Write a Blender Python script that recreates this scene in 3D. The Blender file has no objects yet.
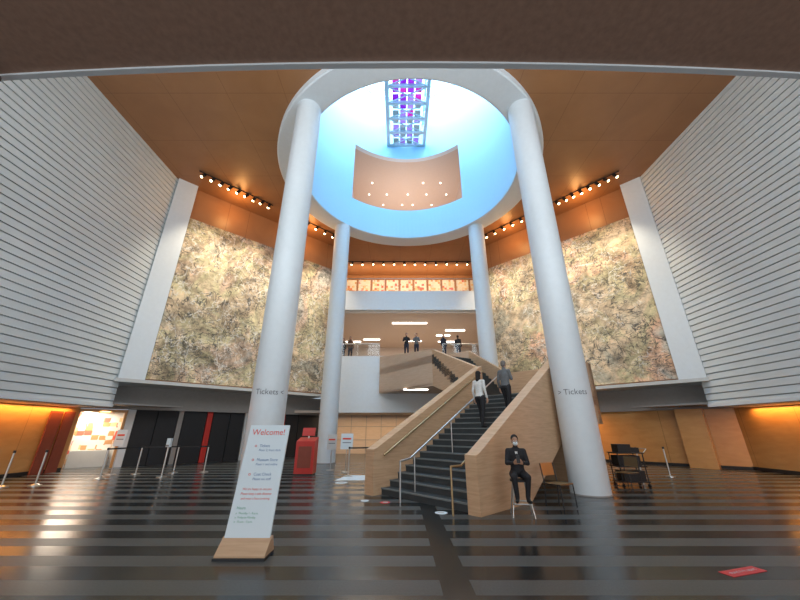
import bpy, bmesh, math, random
import numpy as np
from mathutils import Vector, Matrix, Euler
random.seed(7)
S = bpy.context.scene
COL = S.collection
try:
    S.view_settings.view_transform = 'Standard'
    S.view_settings.look = 'None'
except Exception:
    pass

# ------------------------------------------------------------------ materials
def new_mat(name):
    m = bpy.data.materials.new(name); m.use_nodes = True
    nt = m.node_tree
    return m, nt, nt.nodes['Principled BSDF']

def mat(name, col, rough=0.5, metal=0.0, emit=None, estr=0.0, noise=0.06, nscale=6.0):
    m, nt, b = new_mat(name)
    b.inputs['Roughness'].default_value = rough
    b.inputs['Metallic'].default_value = metal
    if noise > 0:
        tc = nt.nodes.new('ShaderNodeTexCoord'); n = nt.nodes.new('ShaderNodeTexNoise')
        n.inputs['Scale'].default_value = nscale; n.inputs['Detail'].default_value = 4
        r = nt.nodes.new('ShaderNodeValToRGB')
        r.color_ramp.elements[0].position = 0.3; r.color_ramp.elements[1].position = 0.7
        r.color_ramp.elements[0].color = tuple(c*(1-noise) for c in col)+(1,)
        r.color_ramp.elements[1].color = tuple(min(1, c*(1+noise)) for c in col)+(1,)
        nt.links.new(tc.outputs['Object'], n.inputs['Vector'])
        nt.links.new(n.outputs['Fac'], r.inputs['Fac'])
        nt.links.new(r.outputs['Color'], b.inputs['Base Color'])
    else:
        b.inputs['Base Color'].default_value = tuple(col)+(1,)
    if emit:
        b.inputs['Emission Color'].default_value = tuple(emit)+(1,)
        b.inputs['Emission Strength'].default_value = estr
    return m

def wood(name, c1, c2, rough=0.45, scale=(0.6, 0.6, 9.0), joint=None):
    m, nt, b = new_mat(name)
    L = nt.links
    tc = nt.nodes.new('ShaderNodeTexCoord'); mp = nt.nodes.new('ShaderNodeMapping')
    mp.inputs['Scale'].default_value = scale
    n = nt.nodes.new('ShaderNodeTexNoise'); n.inputs['Scale'].default_value = 1.6
    n.inputs['Detail'].default_value = 8; n.inputs['Distortion'].default_value = 0.6
    r = nt.nodes.new('ShaderNodeValToRGB')
    r.color_ramp.elements[0].position = 0.3; r.color_ramp.elements[1].position = 0.7
    r.color_ramp.elements[0].color = tuple(c1)+(1,); r.color_ramp.elements[1].color = tuple(c2)+(1,)
    L.new(tc.outputs['Object'], mp.inputs['Vector']); L.new(mp.outputs['Vector'], n.inputs['Vector'])
    L.new(n.outputs['Fac'], r.inputs['Fac'])
    out = r.outputs['Color']
    if joint:
        sep = nt.nodes.new('ShaderNodeSeparateXYZ'); L.new(tc.outputs['Object'], sep.inputs['Vector'])
        facs = []
        for ax, per in joint:
            d = nt.nodes.new('ShaderNodeMath'); d.operation = 'DIVIDE'; d.inputs[1].default_value = per
            L.new(sep.outputs[ax], d.inputs[0])
            fr = nt.nodes.new('ShaderNodeMath'); fr.operation = 'FRACT'; L.new(d.outputs[0], fr.inputs[0])
            lt = nt.nodes.new('ShaderNodeMath'); lt.operation = 'LESS_THAN'; lt.inputs[1].default_value = 0.018/per
            L.new(fr.outputs[0], lt.inputs[0]); facs.append(lt.outputs[0])
        f = facs[0]
        if len(facs) > 1:
            mx = nt.nodes.new('ShaderNodeMath'); mx.operation = 'MAXIMUM'
            L.new(facs[0], mx.inputs[0]); L.new(facs[1], mx.inputs[1]); f = mx.outputs[0]
        mix = nt.nodes.new('ShaderNodeMixRGB'); mix.blend_type = 'MULTIPLY'
        mix.inputs['Color2'].default_value = (0.6, 0.55, 0.5, 1)
        L.new(f, mix.inputs['Fac']); L.new(out, mix.inputs['Color1']); out = mix.outputs['Color']
    L.new(out, b.inputs['Base Color'])
    b.inputs['Roughness'].default_value = rough
    return m

M = {}
M['white'] = mat('white_plaster', (0.70, 0.74, 0.76), 0.6, noise=0.02)
M['rib'] = mat('ribbed_panel', (0.62, 0.665, 0.67), 0.55, noise=0.03, nscale=0.6)
M['ribback'] = mat('rib_groove', (0.34, 0.37, 0.38), 0.7, noise=0)
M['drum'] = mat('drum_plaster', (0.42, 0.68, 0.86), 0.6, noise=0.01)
M['column'] = mat('column_plaster', (0.64, 0.68, 0.70), 0.45, noise=0.02)
M['ceil'] = wood('ceiling_wood', (0.32, 0.145, 0.06), (0.37, 0.175, 0.075), 0.4, (0.5, 0.5, 0.5), joint=[(0, 2.4), (1, 2.4)])
M['woodwall'] = wood('lobby_wood_panel', (0.50, 0.25, 0.08), (0.58, 0.31, 0.11), 0.3, (1, 1, 3), joint=[(1, 2.2)])
M['stairwood'] = wood('stair_maple', (0.50, 0.31, 0.18), (0.62, 0.41, 0.25), 0.4, (1.2, 1.2, 14))
M['stairwood2'] = wood('stair_maple_pale', (0.56, 0.40, 0.28), (0.64, 0.48, 0.35), 0.4, (1.2, 1.2, 14))
M['tread'] = mat('stair_tread', (0.035, 0.045, 0.05), 0.5, noise=0.15)
M['nose'] = mat('stair_nosing', (0.16, 0.18, 0.18), 0.4)
M['steel'] = mat('brushed_steel', (0.55, 0.55, 0.53), 0.3, 0.9, noise=0.03)
M['brass'] = mat('bronze_rail', (0.42, 0.3, 0.16), 0.35, 0.8, noise=0.03)
M['black'] = mat('black_paint', (0.012, 0.012, 0.014), 0.4, noise=0.05)
M['blackm'] = mat('black_panel', (0.012, 0.012, 0.014), 0.6, noise=0.1)
M['red'] = mat('red_lacquer', (0.55, 0.03, 0.02), 0.4, noise=0.05)
M['reddark'] = mat('dark_red_panel', (0.26, 0.055, 0.03), 0.5)
M['paper'] = mat('white_print', (0.70, 0.79, 0.83), 0.5, noise=0)
M['soffit'] = mat('soffit_plaster', (0.34, 0.205, 0.145), 0.8, noise=0.12, nscale=14)
M['grey'] = mat('grey_bulkhead', (0.30, 0.28, 0.26), 0.7, noise=0.04)
M['greyl'] = mat('pale_bulkhead', (0.55, 0.55, 0.53), 0.6, noise=0.02)
M['inktext'] = mat('grey_lettering', (0.16, 0.17, 0.18), 0.6, noise=0)
M['bluetext'] = mat('blue_lettering', (0.10, 0.22, 0.42), 0.6, noise=0)
M['redtext'] = mat('red_lettering', (0.75, 0.06, 0.03), 0.6, noise=0)
M['greentext'] = mat('green_lettering', (0.05, 0.35, 0.2), 0.6, noise=0)
M['lamp'] = mat('lamp_lens', (1, 0.8, 0.5), 0.4, emit=(1, 0.72, 0.38), estr=14, noise=0)
M['lampw'] = mat('downlight_lens', (1, 0.9, 0.8), 0.4, emit=(1, 0.92, 0.82), estr=3.5, noise=0)
M['skyglass'] = mat('skylight_diffuser', (0.9, 0.95, 1), 0.4, emit=(0.78, 0.92, 1.0), estr=1.5, noise=0)
M['strip'] = mat('strip_light', (1, 1, 1), 0.4, emit=(1, 0.93, 0.82), estr=5, noise=0)
M['beige'] = mat('beige_plaster', (0.62, 0.49, 0.41), 0.6, noise=0.02)
M['cream'] = mat('cream_wall', (0.60, 0.50, 0.42), 0.6, noise=0.03)
M['pinkish'] = mat('decal_red', (0.75, 0.06, 0.07), 0.5, noise=0.02)
M['bridgewhite'] = mat('bridge_steel_white', (0.55, 0.68, 0.74), 0.5, noise=0.02)

def glassmat():
    m, nt, b = new_mat('clear_glass')
    out = nt.nodes['Material Output']
    tr = nt.nodes.new('ShaderNodeBsdfTransparent'); tr.inputs['Color'].default_value = (0.95, 0.98, 0.98, 1)
    gl = nt.nodes.new('ShaderNodeBsdfGlossy'); gl.inputs['Roughness'].default_value = 0.05
    mx = nt.nodes.new('ShaderNodeMixShader'); mx.inputs[0].default_value = 0.03
    nt.links.new(tr.outputs[0], mx.inputs[1]); nt.links.new(gl.outputs[0], mx.inputs[2])
    nt.links.new(mx.outputs[0], out.inputs['Surface'])
    return m
M['glass'] = glassmat()
def tintglass(name, col):
    m, nt, b = new_mat(name)
    out = nt.nodes['Material Output']
    tr = nt.nodes.new('ShaderNodeBsdfTranslucent'); tr.inputs['Color'].default_value = col+(1,)
    t2 = nt.nodes.new('ShaderNodeBsdfTransparent'); t2.inputs['Color'].default_value = col+(1,)
    mx = nt.nodes.new('ShaderNodeMixShader'); mx.inputs[0].default_value = 0.3
    nt.links.new(tr.outputs[0], mx.inputs[1]); nt.links.new(t2.outputs[0], mx.inputs[2])
    nt.links.new(mx.outputs[0], out.inputs['Surface'])
    return m
TG = [tintglass('tinted_glass_purple', (0.28, 0.07, 0.36)), tintglass('tinted_glass_magenta', (0.46, 0.09, 0.32)),
      tintglass('tinted_glass_lilac', (0.38, 0.24, 0.42)), tintglass('tinted_glass_violet', (0.34, 0.09, 0.38))]

def floormat():
    m, nt, b = new_mat('striped_granite'); L = nt.links; N = nt.nodes
    tc = N.new('ShaderNodeTexCoord'); sep = N.new('ShaderNodeSeparateXYZ'); L.new(tc.outputs['Object'], sep.inputs[0])
    def math_(op, a, v=None, c=None):
        n = N.new('ShaderNodeMath'); n.operation = op
        if hasattr(a, 'links'): L.new(a, n.inputs[0])
        else: n.inputs[0].default_value = a
        if v is not None:
            if hasattr(v, 'links'): L.new(v, n.inputs[1])
            else: n.inputs[1].default_value = v
        return n.outputs[0]
    fy = math_('FRACT', math_('DIVIDE', sep.outputs[1], 0.78))
    st = math_('GREATER_THAN', fy, 0.52)
    cx = math_('GREATER_THAN', math_('ABSOLUTE', math_('SUBTRACT', sep.outputs[0], 0.62)), 0.17)
    f = math_('MULTIPLY', st, cx)
    n = N.new('ShaderNodeTexNoise'); n.inputs['Scale'].default_value = 45; n.inputs['Detail'].default_value = 5
    L.new(tc.outputs['Object'], n.inputs['Vector'])
    mix = N.new('ShaderNodeMixRGB'); mix.inputs['Color1'].default_value = (0.016, 0.020, 0.022, 1)
    mix.inputs['Color2'].default_value = (0.085, 0.094, 0.094, 1); L.new(f, mix.inputs['Fac'])
    r = N.new('ShaderNodeValToRGB'); r.color_ramp.elements[0].position = 0.3; r.color_ramp.elements[1].position = 0.75
    r.color_ramp.elements[0].color = (0.7, 0.7, 0.7, 1); r.color_ramp.elements[1].color = (1.15, 1.15, 1.15, 1)
    L.new(n.outputs['Fac'], r.inputs['Fac'])
    mu = N.new('ShaderNodeMixRGB'); mu.blend_type = 'MULTIPLY'; mu.inputs['Fac'].default_value = 1
    L.new(mix.outputs[0], mu.inputs['Color1']); L.new(r.outputs[0], mu.inputs['Color2'])
    L.new(mu.outputs[0], b.inputs['Base Color'])
    # polished dark bands, honed light bands
    rr = N.new('ShaderNodeMapRange'); rr.inputs['To Min'].default_value = 0.19; rr.inputs['To Max'].default_value = 0.34
    L.new(f, rr.inputs['Value']); L.new(rr.outputs[0], b.inputs['Roughness'])
    b.inputs['Specular IOR Level'].default_value = 0.38
    return m
M['floor'] = floormat()

def muralmat(name, seed, warm):
    m, nt, b = new_mat(name); L = nt.links; N = nt.nodes
    tc = N.new('ShaderNodeTexCoord'); mp = N.new('ShaderNodeMapping'); mp.inputs['Location'].default_value = (seed, seed*0.7, 0)
    L.new(tc.outputs['Object'], mp.inputs['Vector'])
    def noise(scale, det, rough, dist, vec=None):
        n = N.new('ShaderNodeTexNoise'); n.inputs['Scale'].default_value = scale; n.inputs['Detail'].default_value = det
        n.inputs['Roughness'].default_value = rough; n.inputs['Distortion'].default_value = dist
        L.new(vec or mp.outputs['Vector'], n.inputs['Vector']); return n.outputs['Fac']
    def rot(sc, r, loc=(0, 0, 0)):
        x = N.new('ShaderNodeMapping'); x.inputs['Scale'].default_value = sc; x.inputs['Rotation'].default_value = r; x.inputs['Location'].default_value = loc
        L.new(mp.outputs['Vector'], x.inputs['Vector']); return x.outputs['Vector']
    def ramp(fac, stops):
        r = N.new('ShaderNodeValToRGB'); e = r.color_ramp.elements
        e[0].position = stops[0][0]; e[0].color = tuple(stops[0][1])+(1,)
        e[1].position = stops[-1][0]; e[1].color = tuple(stops[-1][1])+(1,)
        for p, c in stops[1:-1]:
            x = e.new(p); x.color = tuple(c)+(1,)
        L.new(fac, r.inputs['Fac']); return r.outputs['Color']
    def mixc(kind, fac, a, c):
        x = N.new('ShaderNodeMixRGB'); x.blend_type = kind
        if hasattr(fac, 'links'): L.new(fac, x.inputs['Fac'])
        else: x.inputs['Fac'].default_value = fac
        L.new(a, x.inputs['Color1'])
        if hasattr(c, 'links'): L.new(c, x.inputs['Color2'])
        else: x.inputs['Color2'].default_value = tuple(c)+(1,)
        return x.outputs['Color']
    def scaled(s, k):
        g = N.new('ShaderNodeMath'); g.operation = 'MULTIPLY'; g.inputs[1].default_value = k; L.new(s, g.inputs[0]); return g.outputs[0]
    # broad colour washes
    base = ramp(noise(0.26, 4, 0.6, 0.8), [(0.32, (0.44, 0.42, 0.34)), (0.42, (0.70, 0.55, 0.38)), (0.49, (0.58, 0.53, 0.33)),
                                          (0.56, warm), (0.66, (0.50, 0.50, 0.46))])
    wash = ramp(noise(0.8, 6, 0.65, 1.2, rot((1, 1, 1), (0.3, 0.2, 0.9), (5, 3, 1))), [(0.38, (0.52, 0.49, 0.44)), (0.5, (0.95, 0.92, 0.88)), (0.6, (1.2, 1.17, 1.1))])
    c = mixc('MULTIPLY', 0.9, base, wash)
    grain = ramp(noise(3.0, 6, 0.7, 0.4), [(0.38, (0.62, 0.60, 0.56)), (0.5, (1, 1, 1)), (0.62, (1.15, 1.13, 1.1))])
    c = mixc('MULTIPLY', 0.7, c, grain)
    def strokes(c, sc, vec, ctr, w, k, col, det=3, dist=0.8, rough=0.5, g0=0.46):
        s = noise(sc, det, rough, dist, vec)
        m1 = ramp(s, [(ctr-w, (0, 0, 0)), (ctr-w*0.4, (1, 1, 1)), (ctr+w*0.4, (1, 1, 1)), (ctr+w, (0, 0, 0))])
        gate = ramp(noise(0.45, 5, 0.65, 0.5, rot((1, 1, 1), (k, ctr*3, sc), (sc*7, ctr*20, k*9))), [(g0, (0, 0, 0)), (g0+0.08, (1, 1, 1))])
        mm = mixc('MULTIPLY', 1.0, m1, gate)
        return mixc('MIX', scaled(mm, k), c, col)
    INK = (0.035, 0.036, 0.04)
    c = strokes(c, 0.45, rot((1, 1, 1.2), (0.5, 0.3, 0.2)), 0.50, 0.007, 0.9, INK, 5, 1.6, 0.55, 0.40)
    c = strokes(c, 0.7, rot((1, 1, 1), (-0.6, 0.7, 0.8)), 0.46, 0.010, 0.85, INK, 5, 1.2, 0.55, 0.44)
    c = strokes(c, 1.1, rot((1.8, 1.8, 0.8), (0.4, -0.3, 0.1)), 0.53, 0.018, 0.8, (0.05, 0.048, 0.045), 4, 0.8, 0.5, 0.46)
    c = strokes(c, 0.9, rot((1, 1, 1.4), (0.1, 0.9, 0.5)), 0.56, 0.012, 0.75, (0.86, 0.83, 0.74), 4, 1.0, 0.55, 0.44)
    c = strokes(c, 1.6, rot((1, 1, 2.2), (-0.9, 0.1, 0.5)), 0.48, 0.024, 0.75, (0.07, 0.07, 0.065), 3, 0.6, 0.5, 0.48)
    c = strokes(c, 1.8, rot((1.6, 1.6, 1), (1.1, 0.5, -0.5)), 0.52, 0.026, 0.6, (0.88, 0.85, 0.78), 3, 0.5, 0.5, 0.48)
    c = strokes(c, 2.6, rot((1, 1, 1.6), (0.8, -0.6, 0.4)), 0.50, 0.035, 0.6, (0.09, 0.085, 0.07), 2, 0.4, 0.5, 0.50)
    big = ramp(noise(0.5, 7, 0.72, 1.0, rot((1, 1, 1), (0, 0.5, 0), (2, 9, 4))), [(0.50, (1, 1, 1)), (0.62, (0.42, 0.42, 0.43))])
    c = mixc('MULTIPLY', 0.75, c, big)
    L.new(c, b.inputs['Base Color']); b.inputs['Roughness'].default_value = 0.75
    return m
M['mural1'] = muralmat('mural_paint_a', 3.0, (0.62, 0.45, 0.33))
M['mural2'] = muralmat('mural_paint_b', 17.0, (0.74, 0.47, 0.32))

def postermat(name, sc):
    m, nt, b = new_mat(name); L = nt.links; N = nt.nodes
    tc = N.new('ShaderNodeTexCoord')
    v = N.new('ShaderNodeTexVoronoi'); v.inputs['Scale'].default_value = sc; v.distance = 'CHEBYCHEV'; v.inputs['Randomness'].default_value = 0.35
    L.new(tc.outputs['Object'], v.inputs['Vector'])
    s = N.new('ShaderNodeSeparateColor'); L.new(v.outputs['Color'], s.inputs[0])
    r = N.new('ShaderNodeValToRGB'); r.color_ramp.interpolation = 'CONSTANT'
    e = r.color_ramp.elements; e[0].color = (0.8, 0.74, 0.66, 1); e[1].position = 0.88; e[1].color = (0.6, 0.3, 0.12, 1)
    for p, c in [(0.5, (0.75, 0.14, 0.09)), (0.6, (0.85, 0.55, 0.28)), (0.7, (0.8, 0.70, 0.58))]:
        x = e.new(p); x.color = c+(1,)
    L.new(s.outputs[0], r.inputs['Fac']); L.new(r.outputs[0], b.inputs['Base Color'])
    return m
M['poster'] = postermat('poster_print', 5.0)

# ------------------------------------------------------------------ mesh builder
class MB:
    def __init__(s): s.v = []; s.f = []; s.m = []; s.sm = []; s.mats = []
    def mi(s, m):
        if m not in s.mats: s.mats.append(m)
        return s.mats.index(m)
    def add(s, verts, faces, m, smooth=False):
        o = len(s.v); s.v += [tuple(x) for x in verts]
        k = s.mi(m)
        for f in faces:
            s.f.append([o+i for i in f]); s.m.append(k); s.sm.append(smooth)
    def box(s, x0, x1, y0, y1, z0, z1, m):
        v = [(x, y, z) for z in (z0, z1) for y in (y0, y1) for x in (x0, x1)]
        s.add(v, [(0, 2, 3, 1), (4, 5, 7, 6), (0, 1, 5, 4), (2, 6, 7, 3), (0, 4, 6, 2), (1, 3, 7, 5)], m)
    def obox(s, c, size, m, rot=(0, 0, 0)):
        R = Euler(rot).to_matrix(); hx, hy, hz = [q/2 for q in size]
        v = [Vector(c)+R @ Vector((x, y, z)) for z in (-hz, hz) for y in (-hy, hy) for x in (-hx, hx)]
        s.add(v, [(0, 2, 3, 1), (4, 5, 7, 6), (0, 1, 5, 4), (2, 6, 7, 3), (0, 4, 6, 2), (1, 3, 7, 5)], m)
    def prism(s, poly, zb, zt, m):
        n = len(poly)
        if not hasattr(zb, '__len__'): zb = [zb]*n
        if not hasattr(zt, '__len__'): zt = [zt]*n
        v = [(p[0], p[1], z) for p, z in zip(poly, zb)]+[(p[0], p[1], z) for p, z in zip(poly, zt)]
        f = [tuple(range(n))[::-1], tuple(range(n, 2*n))]+[(i, (i+1) % n, n+(i+1) % n, n+i) for i in range(n)]
        s.add(v, f, m)
    def extr(s, pts, off, m):
        n = len(pts); off = Vector(off)
        v = [Vector(p) for p in pts]+[Vector(p)+off for p in pts]
        f = [tuple(range(n))[::-1], tuple(range(n, 2*n))]+[(i, (i+1) % n, n+(i+1) % n, n+i) for i in range(n)]
        s.add(v, f, m)
    def cyl(s, p0, p1, r0, m, r1=None, n=16, smooth=True):
        if r1 is None: r1 = r0
        p0 = Vector(p0); p1 = Vector(p1); d = (p1-p0).normalized()
        a = d.orthogonal().normalized(); b = d.cross(a)
        v = []
        for p, r in ((p0, r0), (p1, r1)):
            for i in range(n):
                t = 2*math.pi*i/n; v.append(p+(a*math.cos(t)+b*math.sin(t))*r)
        s.add(v, [(i, (i+1) % n, n+(i+1) % n, n+i) for i in range(n)], m, smooth)
        s.add(v, [tuple(range(n))[::-1], tuple(range(n, 2*n))], m)
    def sph(s, c, r, m, n=12, R=None):
        v = []; f = []
        if not hasattr(r, '__len__'): r = (r, r, r)
        for j in range(n//2+1):
            ph = math.pi*j/(n//2)
            for i in range(n):
                t = 2*math.pi*i/n
                p = Vector((r[0]*math.sin(ph)*math.cos(t), r[1]*math.sin(ph)*math.sin(t), r[2]*math.cos(ph)))
                if R: p = R @ p
                v.append(Vector(c)+p)
        for j in range(n//2):
            for i in range(n):
                f.append((j*n+i, (j+1)*n+i, (j+1)*n+(i+1) % n, j*n+(i+1) % n))
        s.add(v, f, m, True)
    def tube(s, pts, r, m, n=10):
        for a, b in zip(pts[:-1], pts[1:]):
            s.cyl(a, b, r, m, n=n); s.sph(b, r, m, n=8)
    def build(s, name, parent=None, recalc=True, bevel=0):
        me = bpy.data.meshes.new(name); me.from_pydata(s.v, [], s.f)
        for m in s.mats: me.materials.append(m)
        me.polygons.foreach_set('material_index', s.m)
        me.polygons.foreach_set('use_smooth', s.sm)
        me.update()
        if recalc:
            bm = bmesh.new(); bm.from_mesh(me); bmesh.ops.recalc_face_normals(bm, faces=bm.faces); bm.to_mesh(me); bm.free()
        o = bpy.data.objects.new(name, me); COL.objects.link(o)
        if parent: o.parent = parent
        if bevel:
            bv = o.modifiers.new('bevel', 'BEVEL'); bv.width = bevel; bv.segments = 2; bv.limit_method = 'ANGLE'
        return o

def text_geo(body, size, align='CENTER'):
    cu = bpy.data.curves.new('t', 'FONT'); cu.body = body; cu.size = size; cu.align_x = align; cu.resolution_u = 3
    o = bpy.data.objects.new('t', cu); COL.objects.link(o)
    dg = bpy.context.evaluated_depsgraph_get(); dg.update()
    me = bpy.data.meshes.new_from_object(o.evaluated_get(dg))
    v = [tuple(x.co) for x in me.vertices]; f = [tuple(p.vertices) for p in me.polygons]
    bpy.data.objects.remove(o); bpy.data.curves.remove(cu); bpy.data.meshes.remove(me)
    return v, f

# ------------------------------------------------------------------ room
ZC = 14.6
CX, CY = 0.5, 14.5          # oculus centre
RIN, ROUT = 5.7, 6.85
XL, XR = -12.4, 13.3

b = MB(); b.box(-18, 19, -8, 36, -0.2, 0, M['floor']); b.build('floor')

def ring_ceiling():
    b = MB(); x0, x1, y0, y1 = XL-0.4, XR+0.4, 2.3, 28.0
    angs = [2*math.pi*i/144 for i in range(144)]
    angs += [math.atan2(y-CY, x-CX) % (2*math.pi) for x in (x0, x1) for y in (y0, y1)]
    angs = sorted(set(angs)); inn = []; out = []
    for a in angs:
        c, s_ = math.cos(a), math.sin(a)
        t = min([q for q in [((x1 if c > 0 else x0)-CX)/c if abs(c) > 1e-6 else 1e9, ((y1 if s_ > 0 else y0)-CY)/s_ if abs(s_) > 1e-6 else 1e9]])
        inn.append((CX+(ROUT-0.15)*c, CY+(ROUT-0.15)*s_)); out.append((CX+t*c, CY+t*s_))
    n = len(angs)
    v = [(p[0], p[1], ZC) for p in inn]+[(p[0], p[1], ZC) for p in out]+[(p[0], p[1], ZC+0.3) for p in inn]+[(p[0], p[1], ZC+0.3) for p in out]
    f = []
    for i in range(n):
        j = (i+1) % n
        f += [(i, j, n+j, n+i), (2*n+i, 3*n+i, 3*n+j, 2*n+j), (i, 2*n+i, 2*n+j, j), (n+i, n+j, 3*n+j, 3*n+i)]
    b.add(v, f, M['ceil']); b.build('ceiling')
ring_ceiling()

b = MB(); n = 128
def circ(r, z): return [(CX+r*math.sin(2*math.pi*i/n), CY+r*math.cos(2*math.pi*i/n), z) for i in range(n)]
prof = [(ROUT, ZC+0.02), (ROUT, ZC-0.3), (ROUT-0.06, ZC-0.34), (RIN+0.06, ZC-0.34), (RIN, ZC-0.3)]
for (r0, z0), (r1, z1) in zip(prof[:-1], prof[1:]):
    A = circ(r0, z0); B = circ(r1, z1)
    b.add(A+B, [(i, (i+1) % n, n+(i+1) % n, n+i) for i in range(n)], M['white'], False)
b.build('trim_1', recalc=True)
GZ0, GZ1 = 16.6, 21.5
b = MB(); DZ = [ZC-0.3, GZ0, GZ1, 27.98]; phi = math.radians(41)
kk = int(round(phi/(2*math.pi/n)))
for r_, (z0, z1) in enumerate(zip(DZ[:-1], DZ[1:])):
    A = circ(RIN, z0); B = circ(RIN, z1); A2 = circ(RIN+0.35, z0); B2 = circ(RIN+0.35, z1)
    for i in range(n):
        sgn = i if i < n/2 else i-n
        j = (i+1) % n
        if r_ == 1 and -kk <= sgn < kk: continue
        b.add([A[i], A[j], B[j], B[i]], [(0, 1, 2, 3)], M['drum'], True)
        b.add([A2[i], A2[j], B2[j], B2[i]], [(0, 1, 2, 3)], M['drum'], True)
for z in (GZ0, GZ1):
    A = circ(RIN, z); A2 = circ(RIN+0.35, z)
    for i in list(range(0, kk))+list(range(n-kk, n)):
        j = (i+1) % n
        b.add([A[i], A[j], A2[j], A2[i]], [(0, 1, 2, 3)], M['white'])
for i in (kk, n-kk):
    b.add([circ(RIN, GZ0)[i], circ(RIN+0.35, GZ0)[i], circ(RIN+0.35, GZ1)[i], circ(RIN, GZ1)[i]], [(0, 1, 2, 3)], M['white'])
b.build('wall_drum', recalc=False)
gx0, gx1 = CX-4.7, CX+4.7
Rg = RIN+0.36
arc = []
for i in range(-26, 27):
    a = math.asin(4.7/Rg)*i/26; arc.append((CX+Rg*math.sin(a), CY+Rg*math.cos(a)))
gp = arc+[(gx1, 29), (gx0, 29)]
b = MB(); b.prism(gp, GZ0-0.2, GZ0-0.01, M['beige']); b.build('floor_gallery')
b = MB(); b.prism(gp, GZ1+0.01, GZ1+0.2, M['beige']); b.build('ceiling_gallery')
b = MB(); b.box(gx0, gx1, 29, 29.2, GZ0, GZ1, M['beige']); b.build('wall_gallery_back')
b = MB(); b.box(gx0-0.2, gx0, arc[0][1], 29, GZ0, GZ1, M['beige']); b.build('wall_gallery_left')
b = MB(); b.box(gx1, gx1+0.2, arc[0][1], 29, GZ0, GZ1, M['beige']); b.build('wall_gallery_right')
b = MB()
for yy, xs in ((22.9, (-2.4, 2.0, 3.5)), (24.4, (-2.8, -1.2, 0.7, 2.4, 4.2)), (25.9, (-1.6, 0.2, 1.2, 3.0)), (27.2, (-3, -0.6, 1.2, 2.2, 4.4))):
    for x in xs:
        b.cyl((x, yy, GZ1-0.05), (x, yy, GZ1+0.015), 0.065, M['lampw'], n=12)
b.build('recessed_downlights')

b = MB()
for i in range(16):
    a = 2*math.pi*i/16
    b.cyl((CX, CY, 27.6), (CX+5.65*math.cos(a), CY+5.65*math.sin(a), 27.3), 0.045, M['white'], n=6)
for r in (1.5, 3.0, 4.5):
    p = [(CX+r*math.cos(2*math.pi*i/48), CY+r*math.sin(2*math.pi*i/48), 27.6-0.05*r) for i in range(49)]
    for p0, p1 in zip(p[:-1], p[1:]): b.cyl(p0, p1, 0.035, M['white'], n=5)
b.build('skylight_frame')
b = MB(); b.cyl((CX, CY, 28.0), (CX, CY, 28.1), RIN+0.4, M['skyglass'], n=96); b.build('skylight_glass')

b = MB(); bx0, bx1 = CX-1.4, CX+1.4; y0, y1 = CY-5.45, CY+5.5
MT = M['bridgewhite']
nb = 9; dy = (y1-y0)/nb; BZ = 22.6
for x in (bx0, bx1):
    b.box(x-0.12, x+0.12, y0, y1, BZ, BZ+0.35, MT)
    b.box(x-0.1, x+0.1, y0, y1, BZ+2.3, BZ+2.5, MT)
for i in range(nb+1):
    y = y0+dy*i
    b.box(bx0, bx1, y-0.07, y+0.07, BZ+0.05, BZ+0.3, MT)
    for x in (bx0, bx1): b.cyl((x, y, BZ+0.3), (x, y, BZ+2.4), 0.05, MT, n=6)
for i in range(nb):
    ya = y0+dy*i; yb = ya+dy
    for x in (bx0, bx1): b.cyl((x, ya, BZ+0.3), (x, yb, BZ+2.4), 0.04, MT, n=6)
    b.cyl((bx0, ya, BZ+0.1), (bx1, yb, BZ+0.1), 0.045, MT, n=6); b.cyl((bx1, ya, BZ+0.1), (bx0, yb, BZ+0.1), 0.045, MT, n=6)
    for k in range(4):
        xa = bx0+0.38+k*0.52
        for h in range(2):
            if i >= nb-2:
                mm = M['greyl'] if (i+k+h) % 2 else TG[2]
            else:
                mm = TG[(i*3+k*2+h*(k+1)) % 4] if (0 < k < 3 or (i+k) % 3) else M['greyl']
            b.box(xa, xa+0.44, ya+0.1+h*dy/2, ya+dy/2-0.02+h*dy/2, BZ+0.32, BZ+0.36, mm)
b.build('skybridge')

def ribwall(name, x, sgn):
    b = MB(); y0, y1 = -7.9, 14.85
    z = 2.5; per = 0.27
    xa, xb = sorted((x+sgn*0.02, x+sgn*0.3))
    b.box(xa, xb, y0, y1, 2.5, ZC, M['ribback'])
    while z < ZC-0.05:
        zt = min(z+per-0.035, ZC)
        pts = [(x+sgn*0.02, y0, z), (x-sgn*0.05, y0, z), (x-sgn*0.03, y0, zt), (x+sgn*0.02, y0, zt)]
        b.extr(pts, (0, y1-y0, 0), M['rib'])
        z += per
    return b.build(name)
ribwall('wall_left', XL, -1); ribwall('wall_right', XR, 1)

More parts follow.
